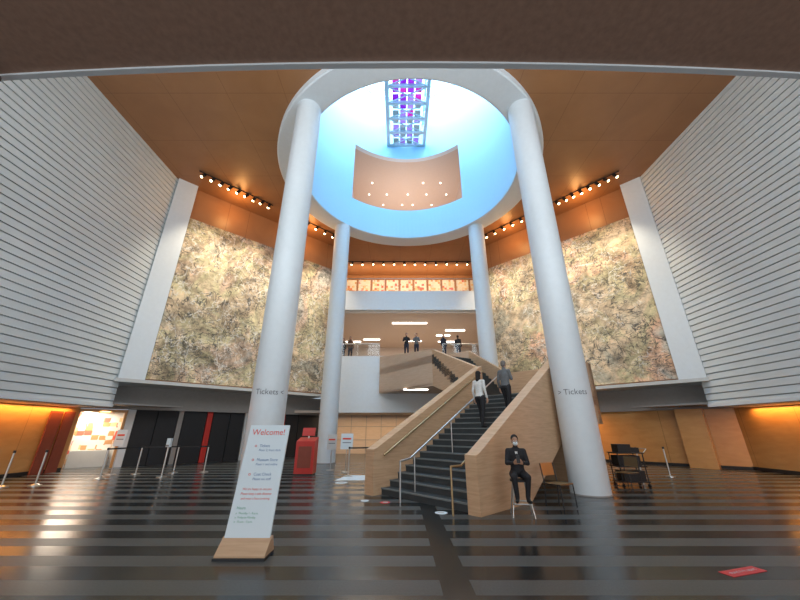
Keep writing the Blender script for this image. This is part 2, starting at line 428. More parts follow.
def muralside(side):
    if side < 0: A = Vector((-11.75, 15.5)); B = Vector((-4.9, 22.0)); nm = 'left'
    else: A = Vector((12.75, 15.4)); B = Vector((6.25, 22.0)); nm = 'right'
    d = (B-A).normalized(); nrm = Vector((d.y, -d.x))
    if nrm.y > 0: nrm = -nrm
    def q(a, off): p = a+nrm*off; return (p.x, p.y)
    b = MB(); b.prism([q(A-d*0.9, -0.05), q(B, -0.05), q(B, -0.45), q(A-d*0.9, -0.45)], 3.7, ZC, M['ceil']); b.build('wall_mural_'+nm)
    b = MB(); b.prism([q(A, 0.05), q(B-d*0.05, 0.05), q(B-d*0.05, -0.04), q(A, -0.04)], 3.78, 12.6, M['mural1' if side < 0 else 'mural2']); b.build('mural')
    b = MB(); b.prism([q(A-d*1.0, 0.32), q(A-d*0.04, 0.32), q(A-d*0.04, -0.05), q(A-d*1.0, -0.05)], 3.68, ZC, M['white']); b.build('trim_pilaster_'+nm)
    b = MB(); b.prism([q(A-d*1.1, 0.34), q(B, 0.16), q(B, -2.1), q(A-d*1.1, -2.1)], 3.55, 3.7, M['greyl']); b.build('trim_soffit_'+nm)
    F0 = A-nrm*1.5-d*2.2; F1 = B-nrm*1.5+d*1.6
    b = MB(); b.prism([(F0.x, F0.y), (F1.x, F1.y), q(F1, -0.3), q(F0, -0.3)], 2.5, 3.55, M['grey']); b.build('wall_bulkhead_'+nm)
    b = MB()
    Ln = (F1-F0).length
    G0 = F0-nrm*0.25
    def seg(s0, s1, m, z0=0.0, z1=2.5, off=0.0, th=0.15):
        a = G0+d*s0+nrm*off; c = G0+d*s1+nrm*off
        b.prism([(a.x, a.y), (c.x, c.y), (c.x-nrm.x*th, c.y-nrm.y*th), (a.x-nrm.x*th, a.y-nrm.y*th)], z0, z1, m)
    if side < 0:
        seg(2.1, 2.4, M['white'], 0, 2.5)
        s = 2.4; pat = ['blackm', 'blackm', 'grey', 'blackm', 'red', 'blackm', 'blackm', 'greyl', 'blackm', 'blackm', 'red', 'blackm', 'blackm']
        w = [0.9, 0.9, 0.25, 1.1, 0.3, 0.9, 0.8, 0.4, 0.9, 0.9, 0.3, 0.9, 0.9]
        for m_, ww in zip(pat, w):
            seg(s+0.02, s+ww-0.02, M[m_], 0, 2.5, off=0.03 if m_ != 'blackm' else 0); s += ww
        seg(2.1, Ln, M['blackm'], 0, 2.5, off=-0.1)
        b.build('wall_lower_'+nm)
    else:
        seg(0.0, Ln, M['woodwall'], 0, 2.5)
        seg(0.0, Ln, M['blackm'], 0, 0.12, off=0.03)
        b.build('wall_lower_'+nm)
    return A, B, d, nrm, G0
AL, BL, dL, nL, GL = muralside(-1)
AR, BR, dR, nR, GR = muralside(1)

b = MB(); b.box(-14.2, -14.0, -7.9, 15.2, 0, 2.5, M['woodwall']); b.build('wall_lower_side_left')
b = MB(); b.box(15.0, 15.2, -7.9, 16.4, 0, 2.5, M['woodwall']); b.build('wall_lower_side_right')
b = MB(); b.box(-14.2, XL+0.08, -7.9, 14.85, 2.5, 2.62, M['white']); b.build('ceiling_lower_left')
b = MB(); b.box(XR-0.08, 15.2, -7.9, 14.85, 2.5, 2.62, M['white']); b.build('ceiling_lower_right')
b = MB(); b.prism([(-14.2, 14.85), (-12.3, 14.85), (-10.9, 17.4), (-14.2, 17.4)], 2.62, 2.7, M['grey']); b.build('ceiling_corner_left')
b = MB(); b.prism([(15.2, 14.85), (13.2, 14.85), (11.6, 17.4), (15.2, 17.4)], 2.62, 2.7, M['grey']); b.build('ceiling_corner_right')
b = MB(); b.box(-13.99, -13.96, -7.9, 15.2, 0, 0.14, M['blackm']); b.build('baseboard_left')
b = MB(); b.box(14.96, 14.99, -7.9, 16.4, 0, 0.14, M['blackm']); b.build('baseboard_right')
b = MB(); b.obox((13.6, 16.4, 1.25), (1.0, 0.5, 2.5), M['woodwall'], (0, 0, math.radians(-47))); b.build('wall_pier_right')
b = MB()
for s0, s1 in ((0.3, 0.42), (1.98, 2.08)):
    a = GL+dL*s0; c = GL+dL*s1
    b.prism([(a.x, a.y), (c.x, c.y), (c.x-nL.x*0.2, c.y-nL.y*0.2), (a.x-nL.x*0.2, a.y-nL.y*0.2)], 0, 2.48, M['woodwall'])
a = GL+dL*0.42; c = GL+dL*1.98
b.prism([(a.x, a.y), (c.x, c.y), (c.x-nL.x*0.2, c.y-nL.y*0.2), (a.x-nL.x*0.2, a.y-nL.y*0.2)], 2.35, 2.48, M['woodwall'])
b.build('door_1')
a = GL-nL*1.3-dL*0.6; c = GL+dL*2.8-nL*1.3
b = MB(); b.prism([(a.x, a.y), (c.x, c.y), (c.x-nL.x*0.1, c.y-nL.y*0.1), (a.x-nL.x*0.1, a.y-nL.y*0.1)], 0.0, 2.5, M['poster'])
# low display counter in front of the lit wall
a = GL-nL*1.0+dL*0.5; c = GL+dL*1.9-nL*1.0
b.prism([(a.x, a.y), (c.x, c.y), (c.x-nL.x*0.25, c.y-nL.y*0.25), (a.x-nL.x*0.25, a.y-nL.y*0.25)], 0.0, 0.7, M['greyl'])
b.build('shop_display_wall')
b = MB()
for y0_, y1_, m_ in ((13.9, 14.4, 'reddark'), (14.5, 14.95, 'reddark')):
    b.box(-13.95, -13.9, y0_, y1_, 0.0, 2.3, M[m_])
b.build('exhibition_poster')

F2 = 6.2
b = MB(); b.box(-4.95, 6.3, 22.0, 22.3, 2.6, F2, M['white']); b.build('wall_back_bulkhead')
b = MB(); b.box(-9.0, 10.0, 26.0, 26.2, 0, 3.6, M['stairwood2']); 
for i in range(17):
    x = -8+i*1.1; b.box(x, x+0.03, 25.97, 26.0, 0, 2.6, M['grey'])
for z in (0.9, 1.8): b.box(-9, 10, 25.97, 26.0, z, z+0.03, M['grey'])
b.build('wall_back_lower')
b = MB(); b.box(-9.0, 10.0, 22.3, 26.2, 2.6, 2.75, M['cream']); b.build('ceiling_back_lower')
b = MB(); b.box(-8.5, 9.5, 22.3, 33.2, 5.8, F2, M['cream']); b.build('floor_level_two')
b = MB(); b.box(-8.5, 9.5, 33, 33.2, F2, 9.35, M['cream'])
for i, x in enumerate((-5.5, -2.8, 2.5, 5.2)):
    b.box(x, x+1.6, 32.9, 33.0, F2+0.4, F2+2.3, M['beige'] if i % 2 else M['stairwood'])
b.build('wall_level_two_back')
for nm, x in (('left', -8.5), ('right', 9.3)):
    b = MB(); b.box(x, x+0.2, 22.4, 33, F2, 9.35, M['cream']); b.build('wall_level_two_'+nm)
b = MB(); b.box(-8.5, 9.5, 22.3, 33.2, 9.35, 9.5, M['cream'])
b.build('ceiling_level_two')
b = MB()
for x, y, w in ((0.75, 24.6, 2.7), (4.6, 26.6, 1.6), (-2.6, 29.6, 1.5), (1.2, 30.2, 1.6), (4.6, 30.4, 2.0), (-4.4, 30.4, 1.4), (3.8, 28.2, 1.2)):
    b.box(x-w/2, x+w/2, y-0.08, y+0.08, 9.28, 9.36, M['strip'])
b.build('ceiling_strip_lights')
b = MB(); b.box(-4.95, 6.3, 22.0, 22.35, 9.5, 10.95, M['white']); b.build('trim_balcony_fascia')
b = MB(); b.box(-8.0, 9.0, 22.35, 27.0, 10.6, 10.8, M['cream']); b.build('floor_level_three')
b = MB(); b.box(-8.0, 9.0, 27.0, 27.2, 10.8, ZC, M['ceil'])
for i in range(11):
    x = -6.2+i*1.25
    b.box(x, x+1.05, 26.93, 27.0, 12.0, 14.1, M['poster'])
b.build('wall_level_three_back')
def railing(name, x0, x1, y, z0, h, m='glass'):
    b = MB()
    k = max(1, int((x1-x0)/1.6)); w = (x1-x0)/k
    for i in range(k):
        b.box(x0+w*i+0.02, x0+w*(i+1)-0.02, y-0.01, y+0.01, z0+0.03, z0+h-0.03, M[m])
    for i in range(k+1): b.cyl((x0+w*i, y, z0), (x0+w*i, y, z0+h), 0.015, M['steel'], n=8)
    b.cyl((x0, y, z0+h), (x1, y, z0+h), 0.03, M['steel'], n=8)
    return b.build(name)
railing('glass_balustrade', -4.7, 6.0, 22.15, 10.96, 1.05)
railing('glass_balustrade', -4.7, -1.4, 22.12, F2+0.01, 0.85)
railing('glass_balustrade', 2.9, 6.0, 22.12, F2+0.01, 0.85)

pts = []
for i in range(41):
    x = -16+32*i/40; pts.append((x+0.2, 2.50+0.006*x*x))
b = MB(); b.prism([(16.2, -7.9)] + [(-15.8, -7.9)]+pts, 5.5, 5.8, M['soffit']); b.build('ceiling_entry_soffit')
b = MB()
for p0, p1 in zip(pts[:-1], pts[1:]):
    b.prism([p0, p1, (p1[0], p1[1]+0.06), (p0[0], p0[1]+0.06)], 5.47, 5.86, M['white'])
b.build('trim_soffit_edge')
b = MB(); b.box(XL, XR, 1.9, 2.1, 5.8, 8.2, M['white']); b.box(XL, XR, 1.9, 2.1, 12.8, ZC+0.3, M['white'])
b.box(XL, -9.5, 1.9, 2.1, 8.2, 12.8, M['white']); b.box(10, XR, 1.9, 2.1, 8.2, 12.8, M['white']); b.build('wall_front_upper')
b = MB()
for i in range(9):
    x = -9.5+19.5*i/8; b.box(x-0.05, x+0.05, 1.95, 2.05, 8.2, 12.8, M['steel'])
for z in (8.2, 10.5, 12.8): b.box(-9.5, 10, 1.95, 2.05, z-0.05, z+0.05, M['steel'])
b.build('fill_window_frame')  # unseen made-up window frame, added to go with the upper fill light
b = MB()
for i in range(11):
    x = -14+28.6*i/10; b.box(x-0.12, x+0.12, -7.9, -7.7, 0, 5.5, M['steel'])
b.box(-14.2, 15.2, -7.9, -7.7, 4.2, 5.5, M['white']); b.box(-14.2, 15.2, -7.9, -7.7, 0, 0.2, M['steel'])
b.build('window_2')

# ------------------------------------------------------------------ columns
def column(x, y, label=None, ang=0):
    b = MB(); r = 0.5; n = 64
    b.cyl((x, y, 0.0), (x, y, ZC-0.32), r, M['column'], n=n)
    b.cyl((x, y, 0.0), (x, y, 0.03), r+0.012, M['grey'], n=n)
    if label:
        v, f = text_geo(label, 0.22)
        out = []
        for px, py, _ in v:
            a = ang+px/r
            out.append((x+(r+0.006)*math.sin(a), y-(r+0.006)*math.cos(a), 2.53+py))
        b.add(out, f, M['inktext'])
    return b.build('column')
column(-3.85, 10.1, 'Tickets <', math.atan2(3.85, 10.1)); column(5.1, 10.1, '> Tickets', -math.atan2(5.1, 10.1))
column(-3.85, 18.9); column(5.1, 18.9)

# ------------------------------------------------------------------ staircase
O = Vector((0.50, 8.95)); U = Vector((0.73, 0.683)); R_ = Vector((0.683, -0.73))
def P(s, w): p = O+U*s+R_*w; return (p.x, p.y)
b = MB()
rz, tr = 0.165, 0.30
for i in range(17):
    s0 = i*tr; s1 = s0+tr+0.02; zt = rz*(i+1); zb = max(0, zt-0.45)
    b.prism([P(s0, -1.46), P(s1, -1.46), P(s1, 1.46), P(s0, 1.46)], zb, zt, M['tread'])
    b.prism([P(s0-0.02, -1.45), P(s0+0.04, -1.45), P(s0+0.04, 1.45), P(s0-0.02, 1.45)], zt-0.03, zt+0.004, M['nose'])
sl = rz/tr
for w0, w1, ss, se in ((1.45, 1.75, -0.15, 5.3), (-1.80, -1.45, -0.30, 5.25)):
    prof = [(ss, 0), (ss, 1.10), (ss+0.12, 1.14), (se, 1.15+sl*se), (se, sl*se-1.05), (1.95, 0)]
    pp = [(*P(s, w0), z) for s, z in prof]
    off = Vector((R_.x, R_.y, 0))*(w1-w0)
    b.extr(pp, off, M['stairwood'])
a0 = P(0.0, -1.37); a1 = P(5.2, -1.37)
b.tube([(a0[0], a0[1], 0.95), (a1[0], a1[1], 0.95+sl*5.2)], 0.028, M['brass'])
b.prism([P(5.1, -1.75), P(8.1, -1.75), P(8.1, 1.75), P(5.1, 1.75)], 2.45, 2.805, M['stairwood'])
b.prism([P(5.3, 1.45), P(8.1, 1.45), P(8.1, 1.75), P(5.3, 1.75)], 1.8, 4.06, M['stairwood'])
b.prism([P(7.8, -1.75), P(8.1, -1.75), P(8.1, 1.75), P(7.8, 1.75)], 1.8, 4.06, M['stairwood'])
b.prism([P(6.0, -1.0), P(7.6, -1.0), P(7.6, 1.2), P(6.0, 1.2)], 0, 2.45, M['stairwood'])
P0 = Vector(P(5.1, -1.75)); P1 = Vector((1.7, 17.4)); P2 = Vector((-1.33, 21.75))
Q0 = Vector(P(7.8, -1.75)); Q1 = Vector((3.9, 18.6)); Q2 = Vector((2.8, 21.75))
N_ = 15
for i in range(N_):
    t0, t1 = i/N_, (i+1)/N_
    a = P0.lerp(P1, t0); c = P0.lerp(P1, t1); e = Q0.lerp(Q1, t1); g = Q0.lerp(Q1, t0)
    zt = 2.805+(5.3-2.805)*(i+1)/N_
    b.prism([a, c, e, g], zt-0.5, zt, M['tread'])
b.prism([P1, P2, Q2, Q1], 4.9, 5.3, M['stairwood2'])
for k in range(4):
    e = 0.3*(3-k)
    b.prism([(-0.2, 21.75-e-0.3), (-0.2, 21.95), (Q2.x-0.2, 21.95), (Q2.x-0.2, 21.75-e-0.3)], 5.3+0.2*k, 5.5+0.2*k, M['tread'])
def wallseg(A, B, tb, tt, m, off):
    v = [(A.x, A.y, tb[0]), (B.x, B.y, tb[1]), (B.x, B.y, tt[1]), (A.x, A.y, tt[0])]
    b.extr(v, off, m)
off = Vector((0.22, 0.1, 0))
wallseg(P0, P1, (2.4, 3.7), (4.05, 5.6), M['stairwood'], off)
wallseg(P1, P2, (3.7, 3.75), (5.6, 6.1), M['stairwood2'], off)
wallseg(Q0, Q1, (2.4, 3.9), (4.05, 5.8), M['stairwood'], (0.15, 0.1, 0))
wallseg(Q1, Q2, (3.9, 3.9), (5.8, 6.2), M['stairwood2'], (0.15, 0.1, 0))
b.prism([P0+Vector((0.2, 0)), P1, Q1, Q0], [2.4, 3.7, 3.7, 2.4], [2.5, 3.8, 3.8, 2.5], M['stairwood2'])
b.prism([P1, P2, Q2, Q1], 3.75, 3.85, M['stairwood2'])
b.box(0.2, 1.6, 19.3, 19.45, 3.70, 3.76, M['strip'])
def rail(w, s0, s1, m, posts):
    pts = []
    x, y = P(s0-0.35, w); pts.append((x, y, 0.0)); pts.append((x, y, 0.88))
    x, y = P(s0, w); pts.append((x, y, 0.93+sl*s0))
    x, y = P(s1, w); pts.append((x, y, 0.93+sl*s1))
    b.tube(pts, 0.022, m)
    for s in posts:
        x, y = P(s, w); b.cyl((x, y, sl*s), (x, y, 0.92+sl*s), 0.015, M['steel'], n=8)
rail(-0.35, 0.0, 5.0, M['steel'], [0.15, 1.7, 3.3, 4.9])
rail(1.30, -0.1, 5.0, M['brass'], [])
st = b.build('staircase')

# ------------------------------------------------------------------ track lights
def track(name, p0, p1, count, aim):
    b = MB(); p0 = Vector(p0); p1 = Vector(p1)
    b.cyl(p0, p1, 0.03, M['black'], n=6)
    aim = Vector(aim).normalized()
    for i in range(count):
        p = p0.lerp(p1, (i+0.5)/count)
        j = Vector((random.uniform(-.25, .25), random.uniform(-.25, .25), 0))
        a = (aim+j).normalized()
        c = p+Vector((0, 0, -0.18))
        b.cyl(p, c, 0.02, M['black'], n=6)
        b.cyl(c-a*0.14, c+a*0.14, 0.085, M['black'], n=12)
        b.cyl(c+a*0.141, c+a*0.15, 0.07, M['lamp'], n=12)
    return b.build(name)
zt = ZC-0.03
for k in (0, 1):
    t0, t1 = (0.0, 0.46) if k == 0 else (0.62, 1.0)
    a = Vector((-10.8, 14.0, zt)); c = Vector((-4.5, 20.4, zt)); track('track_light', a.lerp(c, t0), a.lerp(c, t1), 9 if k == 0 else 5, (-0.25, -0.35, -1))
    a = Vector((11.8, 14.0, zt)); c = Vector((5.9, 20.4, zt)); track('track_light', a.lerp(c, t0), a.lerp(c, t1), 9 if k == 0 else 5, (0.25, -0.35, -1))
track('track_light', (-4.4, 24.3, zt), (6.0, 24.3, zt), 12, (0, -0.4, -1))
b = MB()
b.cyl((-4.62, 2.5, 5.5), (-4.62, 2.5, 5.38), 0.02, M['black']); b.cyl((-4.70, 2.44, 5.36), (-4.56, 2.56, 5.28), 0.06, M['black'])
b.build('spotlight')

# ------------------------------------------------------------------ welcome sign
b = MB()
sx0, sx1 = -2.43, -1.80
sb = Vector((0, 5.48, 0.20)); stp = Vector((0, 5.80, 1.66)); sv = (stp-sb); Ls = sv.length; sv.normalize()
sn = Vector((0, -sv.z, sv.y))
def SG(x, v, w=0): p = sb+sv*v+sn*w; return (x, p.y, p.z)
b.add([SG(sx0, -0.1), SG(sx1, -0.1), SG(sx1, Ls), SG(sx0, Ls), SG(sx0, -0.1, 0.035), SG(sx1, -0.1, 0.035), SG(sx1, Ls, 0.035), SG(sx0, Ls, 0.035)],
      [(0, 1, 2, 3), (4, 5, 6, 7), (0, 1, 5, 4), (1, 2, 6, 5), (2, 3, 7, 6), (3, 0, 4, 7)], M['paper'])
wp = [(5.27, 0.0), (5.27, 0.05), (5.46, 0.22), (5.53, 0.22), (5.62, 0.04), (5.62, 0.0)]
b.extr([(sx0-0.02, y, z) for y, z in wp], (sx1-sx0+0.04, 0, 0), M['stairwood'])
b.extr([(sx0-0.03, 5.25, 0.0), (sx0-0.03, 5.25, 0.03), (sx0-0.03, 5.6, 0.03), (sx0-0.03, 5.6, 0)], (sx1-sx0+0.06, 0, 0), M['black'])
cxs = (sx0+sx1)/2
def sgtext(t, size, x, v, m, al='CENTER'):
    vv, ff = text_geo(t, size, al)
    b.add([SG(x+p[0], v+p[1], 0.039) for p in vv], ff, m)
sgtext('Welcome!', 0.125, cxs, Ls-0.15, M['redtext'])
for v_, t1, t2 in ((0.33, 'Tickets', 'Floor 2, front desk'), (0.53, 'Museum Store', 'Floor 1 and online'), (0.73, 'Coat Check', 'Please see staff')):
    sgtext('o', 0.07, cxs-0.16, Ls-v_+0.0, M['redtext'])
    sgtext(t1, 0.055, cxs-0.1, Ls-v_, M['bluetext'], 'LEFT'); sgtext(t2, 0.045, cxs-0.1, Ls-v_-0.06, M['bluetext'], 'LEFT')
for k, t in enumerate(('We are happy to see you', 'Please keep a safe distance', 'and wear a face covering')):
    sgtext(t, 0.042, cxs, Ls-0.92-0.06*k, M['redtext'])
sgtext('Hours', 0.05, sx0+0.08, Ls-1.16, M['greentext'], 'LEFT')
for k, t in enumerate(('o  Thursday 1 - 8 p.m.', 'o  Friday to Monday', 'o  10 a.m. - 5 p.m.')):
    sgtext(t, 0.036, sx0+0.08, Ls-1.22-0.05*k, M['greentext'], 'LEFT')
b.build('welcome_sign')

# ------------------------------------------------------------------ props
def kiosk(x, y):
    b = MB()
    b.prism([(x-0.36, y-0.28), (x+0.36, y-0.28), (x+0.36, y+0.28), (x-0.36, y+0.28)], 0.05, [1.18, 1.18, 1.32, 1.32], M['red'])
    b.box(x-0.33, x+0.33, y-0.25, y+0.25, 0, 0.05, M['black'])
    b.box(x-0.25, x+0.25, y-0.30, y-0.28, 0.25, 1.0, M['reddark'])
    b.box(x-0.02, x+0.02, y+0.1, y+0.14, 1.25, 1.45, M['steel'])
    b.obox((x, y+0.08, 1.52), (0.5, 0.04, 0.3), M['red'], (math.radians(-15), 0, 0))
    return b.build('red_kiosk')
kiosk(-3.65, 14.2)
def stanchion(x, y, nxt=None, nm='stanchion'):
    b = MB()
    b.cyl((x, y, 0), (x, y, 0.025), 0.16, M['steel'], n=20); b.cyl((x, y, 0.025), (x, y, 0.06), 0.13, M['steel'], r1=0.03, n=20)
    b.cyl((x, y, 0.05), (x, y, 0.93), 0.026, M['steel'], n=12); b.cyl((x, y, 0.93), (x, y, 1.0), 0.036, M['black'], n=12)
    if nxt:
        dx, dy = nxt[0]-x, nxt[1]-y; l = math.hypot(dx, dy)
        b.obox((x+dx/2, y+dy/2, 0.955), (l-0.07, 0.004, 0.05), M['blackm'], (0, 0, math.atan2(dy, dx)))
    return b.build(nm)
Q = [(-10.4, 12.9), (-10.2, 14.3), (-9.0, 14.7), (-7.9, 14.9)]
for i, q in enumerate(Q): stanchion(q[0], q[1], Q[i+1] if i < len(Q)-1 else None)
for q in ((-11.9, 11.2), (-11.2, 11.5), (8.6, 13.2), (9.9, 13.6)): stanchion(*q)
stanchion(-1.9, 13.6, (-0.9, 14.0)); stanchion(-0.9, 14.0)
def sign_stand(x, y, w=0.45, h=1.35, m='paper', yaw=0):
    b = MB()
    b.cyl((x, y, 0), (x, y, 0.02), 0.17, M['steel'], n=20)
    b.cyl((x, y, 0.02), (x, y, h-0.4), 0.018, M['steel'], n=10)
    b.obox((x, y-0.02, h-0.2), (w, 0.025, 0.6), M[m], (math.radians(-6), 0, yaw))
    b.obox((x, y-0.036, h-0.1), (w*0.7, 0.004, 0.06), M['redtext'], (math.radians(-6), 0, yaw))
    b.obox((x, y-0.040, h-0.25), (w*0.7, 0.004, 0.03), M['inktext'], (math.radians(-6), 0, yaw))
    return b.build('sign_stand')
sign_stand(-2.2, 14.9, 0.5, 1.35); sign_stand(-11.0, 14.1, 0.4, 1.5); sign_stand(-2.95, 15.6, 0.4, 1.3, 'greyl')
b = MB(); x, y = -8.6, 13.4
b.cyl((x, y, 0), (x, y, 0.03), 0.17, M['steel']); b.cyl((x, y, 0.03), (x, y, 1.1), 0.03, M['steel']); b.box(x-0.07, x+0.07, y-0.06, y+0.06, 1.0, 1.3, M['paper'])
b.box(x-0.05, x+0.05, y-0.1, y-0.06, 1.02, 1.08, M['grey']); b.build('hand_sanitizer_stand')
def decal(x, y, r, m, kind='disc'):
    b = MB()
    if kind == 'disc':
        b.cyl((x, y, 0.0), (x, y, 0.004), r, M[m], n=32); b.cyl((x, y, 0.004), (x, y, 0.006), r*0.55, M['greyl'], n=24)
    else:
        b.obox((x, y, 0.003), (r, r*0.26, 0.005), M[m], (0, 0, 0.3))
        v, f = text_geo('stand 6 ft apart', 0.075)
        Rm = Matrix.Rotation(0.3, 3, 'Z')
        b.add([Vector((x, y, 0.007))+Rm @ Vector((p[0], p[1]-0.02, 0)) for p in v], f, M['paper'])
    return b.build('floor_decal')
decal(0.85, 7.95, 0.13, 'paper'); decal(-0.85, 9.2, 0.10, 'paper'); decal(4.15, 4.92, 0.60, 'pinkish', 'strip')
decal(-4.7, 11.4, 0.14, 'pinkish', 'disc'); decal(-1.9, 12.1, 0.2, 'paper'); decal(-0.35, 9.0, 0.12, 'pinkish')
b = MB(); b.prism([(-2.2, 12.6), (-1.0, 12.7), (-0.6, 13.9), (-2.0, 14.0)], 0.0, 0.006, M['paper']); b.build('floor_decal')

def chair(x, y, yaw):
    b = MB(); c, s_ = math.cos(yaw), math.sin(yaw)
    def T(p): return (x+p[0]*c-p[1]*s_, y+p[0]*s_+p[1]*c, p[2])
    for sx in (-0.22, 0.22):
        b.tube([T((sx, -0.22, 0)), T((sx, -0.2, 0.45)), T((sx, 0.2, 0.45)), T((sx, 0.26, 0.85))], 0.013, M['black'])
        b.cyl(T((sx, 0.2, 0.45)), T((sx, 0.24, 0.0)), 0.013, M['black'])
    v = [T(p) for p in ((-.22, -.22, .45), (.22, -.22, .45), (.22, .2, .44), (-.22, .2, .44), (-.22, -.22, .475), (.22, -.22, .475), (.22, .2, .465), (-.22, .2, .465))]
    b.add(v, [(0, 1, 2, 3), (4, 5, 6, 7), (0, 1, 5, 4), (1, 2, 6, 5), (2, 3, 7, 6), (3, 0, 4, 7)], M['brass'])
    v = [T(p) for p in ((-.22, .23, .6), (.22, .23, .6), (.22, .265, .86), (-.22, .265, .86), (-.22, .25, .6), (.22, .25, .6), (.22, .285, .86), (-.22, .285, .86))]
    b.add(v, [(0, 1, 2, 3), (4, 5, 6, 7), (0, 1, 5, 4), (1, 2, 6, 5), (2, 3, 7, 6), (3, 0, 4, 7)], M['brass'])
    return b.build('lobby_chair')
chair(3.62, 8.55, 0.5); chair(6.5, 10.6, -1.2)
def cart(x, y):
    b = MB()
    for dx in (-0.38, 0.38):
        for dy in (-0.22, 0.22):
            b.cyl((x+dx, y+dy, 0.1), (x+dx, y+dy, 0.95), 0.018, M['black'], n=8)
            b.cyl((x+dx-0.02, y+dy, 0.05), (x+dx+0.02, y+dy, 0.05), 0.05, M['black'], n=14)
    for z in (0.14, 0.55, 0.92): b.box(x-0.42, x+0.42, y-0.26, y+0.26, z, z+0.03, M['black'])
    b.box(x-0.3, x+0.1, y-0.18, y+0.15, 0.95, 1.18, M['black']); b.box(x+0.12, x+0.36, y-0.15, y+0.15, 0.95, 1.08, M['blackm'])
    b.box(x-0.35, x+0.3, y-0.2, y+0.2, 0.58, 0.86, M['blackm']); b.box(x-0.3, x+0.35, y-0.2, y+0.2, 0.17, 0.45, M['black'])
    b.tube([(x+0.42, y-0.2, 0.93), (x+0.55, y-0.2, 1.05), (x+0.55, y+0.2, 1.05), (x+0.42, y+0.2, 0.93)], 0.014, M['steel'])
    return b.build('equipment_cart')
cart(7.0, 11.3)

# ------------------------------------------------------------------ people
def remesh(mb, voxel, smooth=3):
    me = bpy.data.meshes.new('tmp'); me.from_pydata(mb.v, [], mb.f); me.update()
    o = bpy.data.objects.new('tmp', me); COL.objects.link(o)
    r = o.modifiers.new('r', 'REMESH'); r.mode = 'VOXEL'; r.voxel_size = voxel
    if smooth:
        s_ = o.modifiers.new('s', 'SMOOTH'); s_.factor = 0.5; s_.iterations = smooth
    dg = bpy.context.evaluated_depsgraph_get(); dg.update()
    m2 = bpy.data.meshes.new_from_object(o.evaluated_get(dg))
    nv = len(m2.vertices); co = np.zeros(nv*3); m2.vertices.foreach_get('co', co); co = co.reshape(-1, 3)
    faces = [tuple(p.vertices) for p in m2.polygons]
    bpy.data.objects.remove(o); bpy.data.meshes.remove(me); bpy.data.meshes.remove(m2)
    return co, faces
DM = M['white']
def cap(mb, p0, r0, p1, r1, n=14):
    p0 = Vector(p0); p1 = Vector(p1)
    mb.cyl(p0, p1, r0, DM, r1=r1, n=n); mb.sph(p0, r0, DM, n=n); mb.sph(p1, r1, DM, n=n)
def loft(mb, secs, n=20):
    v = []; f = []
    for c, rx, ry in secs:
        for i in range(n):
            t = 2*math.pi*i/n; v.append((c[0]+rx*math.cos(t), c[1]+ry*math.sin(t), c[2]))
    k = len(secs)
    for j in range(k-1):
        for i in range(n): f.append((j*n+i, j*n+(i+1) % n, (j+1)*n+(i+1) % n, (j+1)*n+i))
    f.append(tuple(range(n))[::-1]); f.append(tuple(range((k-1)*n, k*n)))
    mb.add(v, f, DM)

def hand_geo(wrist, d, nrm, side, curl, voxel):
    mb = MB(); w = Vector(wrist); d = Vector(d).normalized(); nrm = Vector(nrm); nrm = (nrm-d*nrm.dot(d)).normalized()
    t = d.cross(nrm)*side
    for k in range(4):
        off = (k-1.5)*0.0215
        kn = w+d*(0.088-abs(k-1.2)*0.004)-t*off
        cap(mb, w+d*0.0-t*off*0.5, 0.017, kn, 0.0135, 10)
        L = [0.040, 0.045, 0.042, 0.032][k]; dd = (d-t*off*1.8).normalized(); p = kn
        for j, (fl, rr) in enumerate(((1.0, 0.0092), (0.62, 0.0084), (0.5, 0.0074))):
            a = curl*(0.55 if j == 0 else 0.85); ax = dd.cross(nrm)
            dd = (Matrix.Rotation(a, 3, ax.normalized()) @ dd).normalized()
            q = p+dd*L*fl; cap(mb, p, rr+0.0006, q, rr, 8); p = q
    b0 = w+d*0.025+t*0.022; b1 = b0+(d*0.6+t*0.75+nrm*0.25).normalized()*0.042
    b2 = b1+(d*0.85+t*0.3+nrm*0.35).normalized()*0.032; b3 = b2+(d*0.9+nrm*0.4).normalized()*0.026
    cap(mb, b0, 0.015, b1, 0.012, 8); cap(mb, b1, 0.0115, b2, 0.0095, 8); cap(mb, b2, 0.0095, b3, 0.008, 8)
    return remesh(mb, voxel, 1)

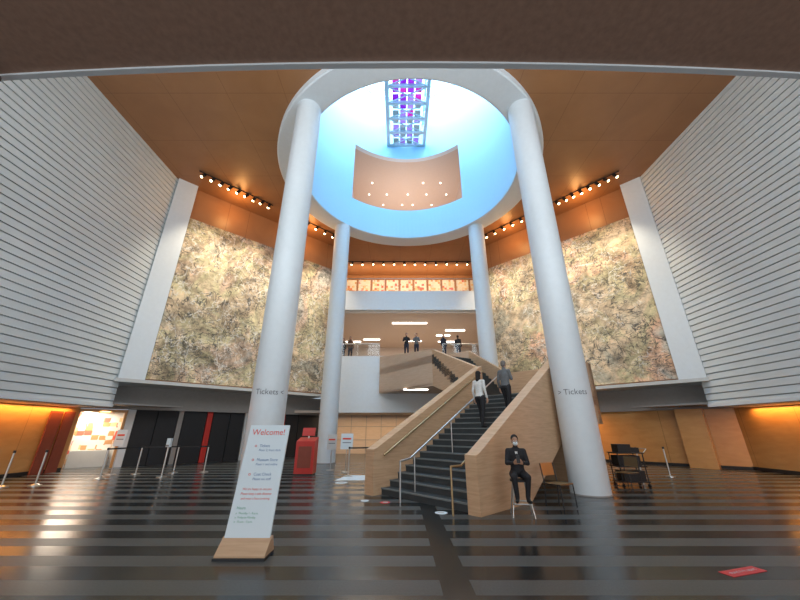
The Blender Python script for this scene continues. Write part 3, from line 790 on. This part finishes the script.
def person(name, loc, yaw, J, C, voxel=0.014, lean=0.0, head_rot=(0, 0, 0), hair='short', mask=False, hands=None, female=False, extra=None, scale=1.0):
    mb = MB(); segs = []
    def C_(p0, r0, p1, r1, lab):
        cap(mb, p0, r0, p1, r1); segs.append((np.array(p0, float), np.array(p1, float), r0, r1, lab))
    pel = Vector(J['pelvis']); nk = Vector(J['neck']); sp = nk-pel
    k = 0.92 if female else 1.0
    T = [(-0.17, .150, .112), (0.0, .168, .125), (0.2, .143*k, .108), (0.45, .150*k, .112), (0.70, .172*k, .118), (0.88, .150*k, .095), (1.0, .075, .062)]
    loft(mb, [(pel+sp*t, rx, ry) for t, rx, ry in T])
    a = pel+sp*0.12; c = pel+sp*0.85
    segs.append((np.array(a), np.array(c), 0.15, 0.15, 'top'))
    segs.append((np.array(pel+sp*(-0.17)), np.array(pel+sp*(-0.02)), 0.14, 0.13, J.get('hiplab', 'pants')))
    for sx in ('L', 'R'):
        sh, el, wr = [Vector(J[q+sx]) for q in ('sh', 'el', 'wr')]
        C_(nk-sp.normalized()*0.07, 0.055, sh, 0.066, 'top')
        C_(sh, 0.064*k, el, 0.048*k, 'top'); 
        m_ = el.lerp(wr, 0.93)
        C_(el, 0.047*k, m_, 0.036*k, 'fore')
        C_(m_, 0.027, wr, 0.025, 'skin')
        hp, kn, an, to = [Vector(J[q+sx]) for q in ('hip', 'kn', 'an', 'to')]
        C_(hp, 0.094, kn, 0.066, 'pants'); C_(kn, 0.064, an+Vector((0, 0, 0.02)), 0.048, 'pants')
        he = an+Vector((0, 0.03, -0.045)); C_(he, 0.038, to, 0.032, 'shoe'); C_(an, 0.042, he.lerp(to, 0.4), 0.04, 'shoe')
    hd = Vector(J['head'])
    C_(nk-sp.normalized()*0.03, 0.055, hd+Vector((0, 0.01, -0.07)), 0.050, 'skin')
    if extra: 
        for e in extra: C_(*e)
    co, faces = remesh(mb, voxel, 4)
    cen = np.array([co[list(f)].mean(axis=0) for f in faces])
    best = np.full(len(cen), 1e9); lab = np.zeros(len(cen), int)
    for i, (p0, p1, r0, r1, l) in enumerate(segs):
        d = p1-p0; L2 = max(1e-9, d.dot(d)); t = np.clip(((cen-p0) @ d)/L2, 0, 1)
        dist = np.linalg.norm(cen-(p0+t[:, None]*d), axis=1)-(r0+(r1-r0)*t)
        m_ = dist < best; best[m_] = dist[m_]; lab[m_] = i
    out = MB()
    RZ = Matrix.Rotation(yaw, 3, 'Z')
    def W(p): return Vector(loc)+RZ @ (Vector(p)*scale)
    vs = [W(p) for p in co]
    groups = {}
    for f, l in zip(faces, lab): groups.setdefault(segs[l][4], []).append(f)
    o0 = len(out.v); out.v += [tuple(v) for v in vs]
    for l, fs in groups.items():
        mi = out.mi(C[l])
        for f in fs: out.f.append([o0+i for i in f]); out.m.append(mi); out.sm.append(True)
    HR = Euler(head_rot).to_matrix()
    def H(p): return W(hd+HR @ Vector(p))
    hb = MB()
    hb.sph((0, 0.012, 0.03), (0.074, 0.094, 0.090), DM, 18); hb.sph((0, -0.022, -0.015), (0.060, 0.068, 0.095), DM, 18)
    hb.sph((0, -0.040, -0.078), (0.042, 0.045, 0.036), DM, 14)
    cap(hb, (0, -0.088, 0.012), 0.009, (0, -0.104, -0.022), 0.013, 8)
    cap(hb, (-0.045, -0.074, 0.028), 0.010, (0.045, -0.074, 0.028), 0.010, 8)
    for sx in (-1, 1):
        hb.sph((sx*0.075, 0.012, -0.003), (0.010, 0.020, 0.031), DM, 10); hb.sph((sx*0.038, -0.062, -0.022), (0.022, 0.02, 0.02), DM, 10)
    cap(hb, (0, 0.01, -0.05), 0.05, (0, 0.012, -0.10), 0.05, 12)
    hc, hf = remesh(hb, max(0.0065, voxel*0.5), 2)
    out.add([H(p) for p in hc], hf, C['skin'], True)
    for sx in (-1, 1):
        out.sph(H((sx*0.029, -0.079, 0.005)), 0.0125*scale, M_eye, 10); out.sph(H((sx*0.029, -0.0875, 0.005)), 0.0065*scale, M['black'], 8)
    if mask:
        mk = MB(); mk.sph((0, -0.058, -0.048), (0.058, 0.052, 0.05), DM, 16); mc, mf = remesh(mk, 0.009, 1)
        out.add([H(p) for p in mc], mf, M['paper'], True)
        for sx in (-1, 1): out.cyl(H((sx*0.05, -0.065, -0.03)), H((sx*0.078, 0.0, 0.0)), 0.002, M['paper'], n=5)
    else:
        R3 = (RZ @ HR)
        out.sph(H((0, -0.088, -0.058)), (0.022*scale, 0.007*scale, 0.006*scale), M_lip, 10, R=R3)
    hh = MB(); hh.sph((0, 0.026, 0.045), (0.083, 0.097, 0.090), DM, 18); hh.sph((0, 0.045, 0.0), (0.078, 0.075, 0.085), DM, 16)
    if hair == 'long':
        cap(hh, (0, 0.06, 0.0), 0.07, (0, 0.085, -0.17), 0.062, 14)
        for sx in (-1, 1): cap(hh, (sx*0.05, 0.03, 0.03), 0.036, (sx*0.06, 0.05, -0.14), 0.03, 10)
    hc, hf = remesh(hh, max(0.009, voxel*0.6), 2)
    out.add([H(p) for p in hc], hf, C['hair'], True)
    for sx, (d, nr, sd, cu) in (hands or {}).items():
        hc, hf = hand_geo(J['wr'+sx], d, nr, sd, cu, 0.0042 if voxel < 0.02 else 0.007)
        out.add([W(p) for p in hc], hf, C['skin'], True)
    return out

M_eye = mat('eye_white', (0.8, 0.8, 0.78), 0.3, noise=0)
M_lip = mat('lips', (0.42, 0.14, 0.11), 0.5, noise=0)
def cloth(n, c): return mat(n, c, 0.85, noise=0.12, nscale=30)
SK1 = mat('skin_light', (0.55, 0.32, 0.22), 0.5, noise=0.04); SK2 = mat('skin_tan', (0.38, 0.20, 0.12), 0.5, noise=0.04)
HA1 = cloth('hair_black', (0.012, 0.010, 0.009)); HA2 = cloth('hair_grey', (0.15, 0.13, 0.12)); HA3 = cloth('hair_brown', (0.05, 0.025, 0.012))
C_BK = cloth('cloth_black', (0.014, 0.014, 0.017)); C_NV = cloth('cloth_navy', (0.02, 0.025, 0.045)); C_WH = cloth('cloth_white', (0.62, 0.62, 0.60))
C_GR = cloth('cloth_grey', (0.12, 0.125, 0.13)); C_BRN = cloth('cloth_brown', (0.12, 0.06, 0.035)); C_SH = cloth('shoe_leather', (0.01, 0.01, 0.01))
def stand(stride=0.0, arms='down', lift=0.0):
    J = dict(pelvis=(0, 0, .94), neck=(0, -0.01, 1.47), head=(0, -0.03, 1.62),
             hipL=(.09, 0, .90), hipR=(-.09, 0, .90), knL=(.10, -.03-stride*0.6, .50+lift*0.5), knR=(-.10, -.02+stride*0.25, .49),
             anL=(.10, .02-stride, .09+lift), anR=(-.10, .03+stride*0.6, .09), toL=(.12, -.13-stride, .04+lift), toR=(-.12, -.12+stride*0.6, .04),
             shL=(.165, 0, 1.39), shR=(-.165, 0, 1.39), elL=(.225, .03, 1.12), elR=(-.225, .03, 1.12), wrL=(.235, -.05, .88), wrR=(-.235, -.05, .88))
    hands = {'L': ((0, -0.1, -1), (-1, 0, 0), -1, 0.45), 'R': ((0, -0.1, -1), (1, 0, 0), 1, 0.45)}
    if arms == 'rail':
        J.update(elL=(.25, -.05, 1.15), wrL=(.20, -.30, 1.10), elR=(-.25, -.05, 1.15), wrR=(-.20, -.30, 1.10))
        hands = {'L': ((-0.2, -1, -0.1), (0, 0, -1), -1, 0.6), 'R': ((0.2, -1, -0.1), (0, 0, -1), 1, 0.6)}
    if arms == 'phone':
        J.update(elR=(-.22, -.04, 1.14), wrR=(-.10, -.28, 1.25))
        hands['R'] = ((0.3, -0.6, 0.7), (1, -0.2, 0), 1, 0.8)
    return J, hands

GS = 0.94; GB = (2.46, 7.72, 0)
J = dict(pelvis=(0, 0.02, .815), neck=(0, -0.03, 1.325), head=(0, -0.06, 1.47),
         hipL=(.10, 0, .785), hipR=(-.10, 0, .785), knL=(.15, -.42, .775), knR=(-.13, -.41, .765),
         anL=(.11, -.33, .37), anR=(-.10, -.33, .37), toL=(.14, -.47, .33), toR=(-.13, -.47, .33),
         shL=(.165, -.01, 1.25), shR=(-.165, -.01, 1.25), elL=(.22, -.08, 1.01), elR=(-.22, -.08, 1.01), wrL=(.085, -.29, 1.03), wrR=(-.085, -.29, 1.03))
out = person('seated_guard', GB, math.radians(-12), J, dict(top=C_BK, fore=C_BK, pants=C_BK, skin=SK2, shoe=C_SH, hair=HA1), voxel=0.012, mask=True,
             head_rot=(math.radians(6), 0, 0), scale=GS,
             hands={'L': ((-0.55, -0.75, 0.25), (-1, 0.3, 0.1), -1, 0.75), 'R': ((0.55, -0.75, 0.25), (1, 0.3, 0.1), 1, 0.75)})
RZ = Matrix.Rotation(math.radians(-12), 3, 'Z'); base = Vector(GB)
def WW(p): return base+RZ @ (Vector(p)*GS)
v = [WW(p) for p in ((-.036, -.392, 1.04), (.036, -.392, 1.04), (.036, -.360, 1.185), (-.036, -.360, 1.185))]
out.extr(v, (0, 0.009, 0.003), M['black'])
v = [WW(p) for p in ((-.028, -.124, 1.25), (.028, -.124, 1.25), (0.004, -.137, 1.04), (-0.004, -.137, 1.04))]
out.extr(v, (0, 0.03, 0), C_WH)
out.build('seated_guard')
b = MB()
b.cyl(WW((0, 0.02, 0.645)), WW((0, 0.02, 0.69)), 0.18, M['black'], n=28)
for sx, sy in ((-1, -1), (1, -1), (-1, 1), (1, 1)):
    b.cyl(WW((sx*0.12, sy*0.12+0.02, 0.65)), WW((sx*0.22, sy*0.22+0.02-(0.06 if sy < 0 else 0), 0.0)), 0.014, M['steel'], n=10)
b.tube([WW((-.19, -.21, 0.24)), WW((-.17, -.40, 0.275)), WW((.17, -.40, 0.275)), WW((.19, -.21, 0.24))], 0.012, M['steel'])
b.tube([WW((-.18, .2, 0.24)), WW((.18, .2, 0.24))], 0.01, M['steel'])
b.build('bar_stool')

climb = math.atan2(U.y, U.x)-math.radians(-90)
J, h = stand(0.16, 'down', 0.165)
x, y = P(2.85, -0.05)
person('v', (x, y, 10*rz), climb, J, dict(top=C_WH, fore=C_WH, pants=C_BK, skin=SK1, shoe=C_SH, hair=HA1), voxel=0.015, hair='long', hands=h, female=True).build('woman_on_stairs')
J, h = stand(0.16, 'phone', 0.165)
x, y = P(3.45, 0.55)
person('v', (x, y, 12*rz), climb, J, dict(top=C_GR, fore=C_GR, pants=C_BK, skin=SK1, shoe=C_SH, hair=HA2), voxel=0.015, hands=h).build('man_on_stairs')
for nm, x, y, yaw, top, hair, ha in (('visitor_man', 0.45, 22.55, 0.2, C_BK, 'short', HA1), ('visitor_man', 1.15, 22.6, -0.3, C_GR, 'short', HA1),
                                 ('visitor_woman', -3.6, 23.5, 0.6, C_BRN, 'long', HA3), ('visitor_man', -4.2, 24.0, -0.3, C_BK, 'short', HA1),
                                 ('visitor_woman', 3.1, 22.9, 0.5, C_NV, 'long', HA1), ('visitor_man', 4.15, 23.1, 2.6, C_BK, 'short', HA3)):
    J, h = stand(0.0, 'rail' if y < 22.8 else 'down')
    person('v', (x, y, F2), yaw, J, dict(top=top, fore=top, pants=C_NV, skin=SK1, shoe=C_SH, hair=ha), voxel=0.022, hair=hair, hands=h).build(nm)

# ------------------------------------------------------------------ lights
def area(name, loc, size, power, col, rot=(0, 0, 0), shape='RECTANGLE', sy=None):
    l = bpy.data.lights.new(name, 'AREA'); l.shape = shape; l.size = size
    if sy: l.size_y = sy
    l.energy = power; l.color = col
    o = bpy.data.objects.new(name, l); o.location = loc; o.rotation_euler = rot; COL.objects.link(o); return o
area('skylight_daylight', (CX, CY, 27.9), 11.2, 2250, (0.66, 0.87, 1.0), shape='DISK')
area('front_upper_fill', (0.25, 1.8, 10.5), 19.3, 1350, (0.84, 0.93, 1.0), rot=(math.radians(90), 0, 0), sy=4.4)  # out-of-view fill, added to brighten the hall walls and ceiling
area('entry_daylight', (0.25, -7.6, 2.4), 26, 900, (0.9, 0.95, 1.0), rot=(math.radians(90), 0, 0), sy=3.6)
WARM = (1.0, 0.46, 0.11)
area('cove_left', (-13.82, 7.5, 2.44), 0.22, 260, WARM, sy=14.5)
area('cove_right', (14.82, 7.5, 2.44), 0.22, 260, WARM, sy=14.5)
a = (GL+dL*1.0-nL*0.6); area('shop_light', (a.x, a.y, 2.4), 1.5, 120, (1, 0.88, 0.72), sy=0.8)
area('recess_right', (10.6, 20.2, 2.45), 0.6, 150, WARM, rot=(0, 0, math.radians(-47)), sy=5)
area('back_lower_light', (0.5, 24.3, 2.5), 12, 240, (1, 0.76, 0.50), sy=1.2)
area('level_two_light', (0.5, 27.5, 9.2), 12, 360, (1, 0.88, 0.74), sy=8)
area('level_three_light', (0.5, 24.6, 13.6), 11, 260, (1, 0.64, 0.32), rot=(math.radians(90), 0, 0), sy=0.5)
area('gallery_ceiling_fill', (CX, 24.5, 16.9), 6, 330, (1, 0.82, 0.68), rot=(math.radians(180), 0, 0), sy=6)  # fill added to brighten the gallery ceiling, hidden by the gallery floor
def spot(loc, tgt, power, col=(1, 0.86, 0.66), ang=75):
    l = bpy.data.lights.new('mural_spot', 'SPOT'); l.energy = power; l.color = col; l.spot_size = math.radians(ang); l.spot_blend = 0.9; l.shadow_soft_size = 0.15
    o = bpy.data.objects.new('mural_spot', l); o.location = loc
    o.rotation_euler = (Vector(tgt)-Vector(loc)).to_track_quat('-Z', 'Y').to_euler(); COL.objects.link(o)
for t in (0.12, 0.37, 0.62, 0.87):
    for A, B, d, nr in ((AL, BL, dL, nL), (AR, BR, dR, nR)):
        p = A.lerp(B, t); q = p+nr*2.4
        spot((q.x, q.y, 14.1), (p.x, p.y, 7.0), 1400)
for A, B, nr in ((AL, BL, nL), (AR, BR, nR)):
    for t in (0.2, 0.7):
        p = A.lerp(B, t)+nr*1.2
        l = bpy.data.lights.new('track_glow', 'POINT'); l.energy = 90; l.color = (1, 0.5, 0.16); l.shadow_soft_size = 0.3
        o = bpy.data.objects.new('track_glow', l); o.location = (p.x, p.y, 13.8); COL.objects.link(o)

w = bpy.data.worlds.new('World'); S.world = w; w.use_nodes = True
w.node_tree.nodes['Background'].inputs[0].default_value = (0.75, 0.88, 1, 1); w.node_tree.nodes['Background'].inputs[1].default_value = 0.5

cam = bpy.data.cameras.new('camera'); cam.sensor_width = 36; cam.lens = 330/800*36
co = bpy.data.objects.new('camera', cam); co.location = (0, 0, 1.6); co.rotation_euler = (math.radians(90+21.45), 0, 0)
COL.objects.link(co); S.camera = co
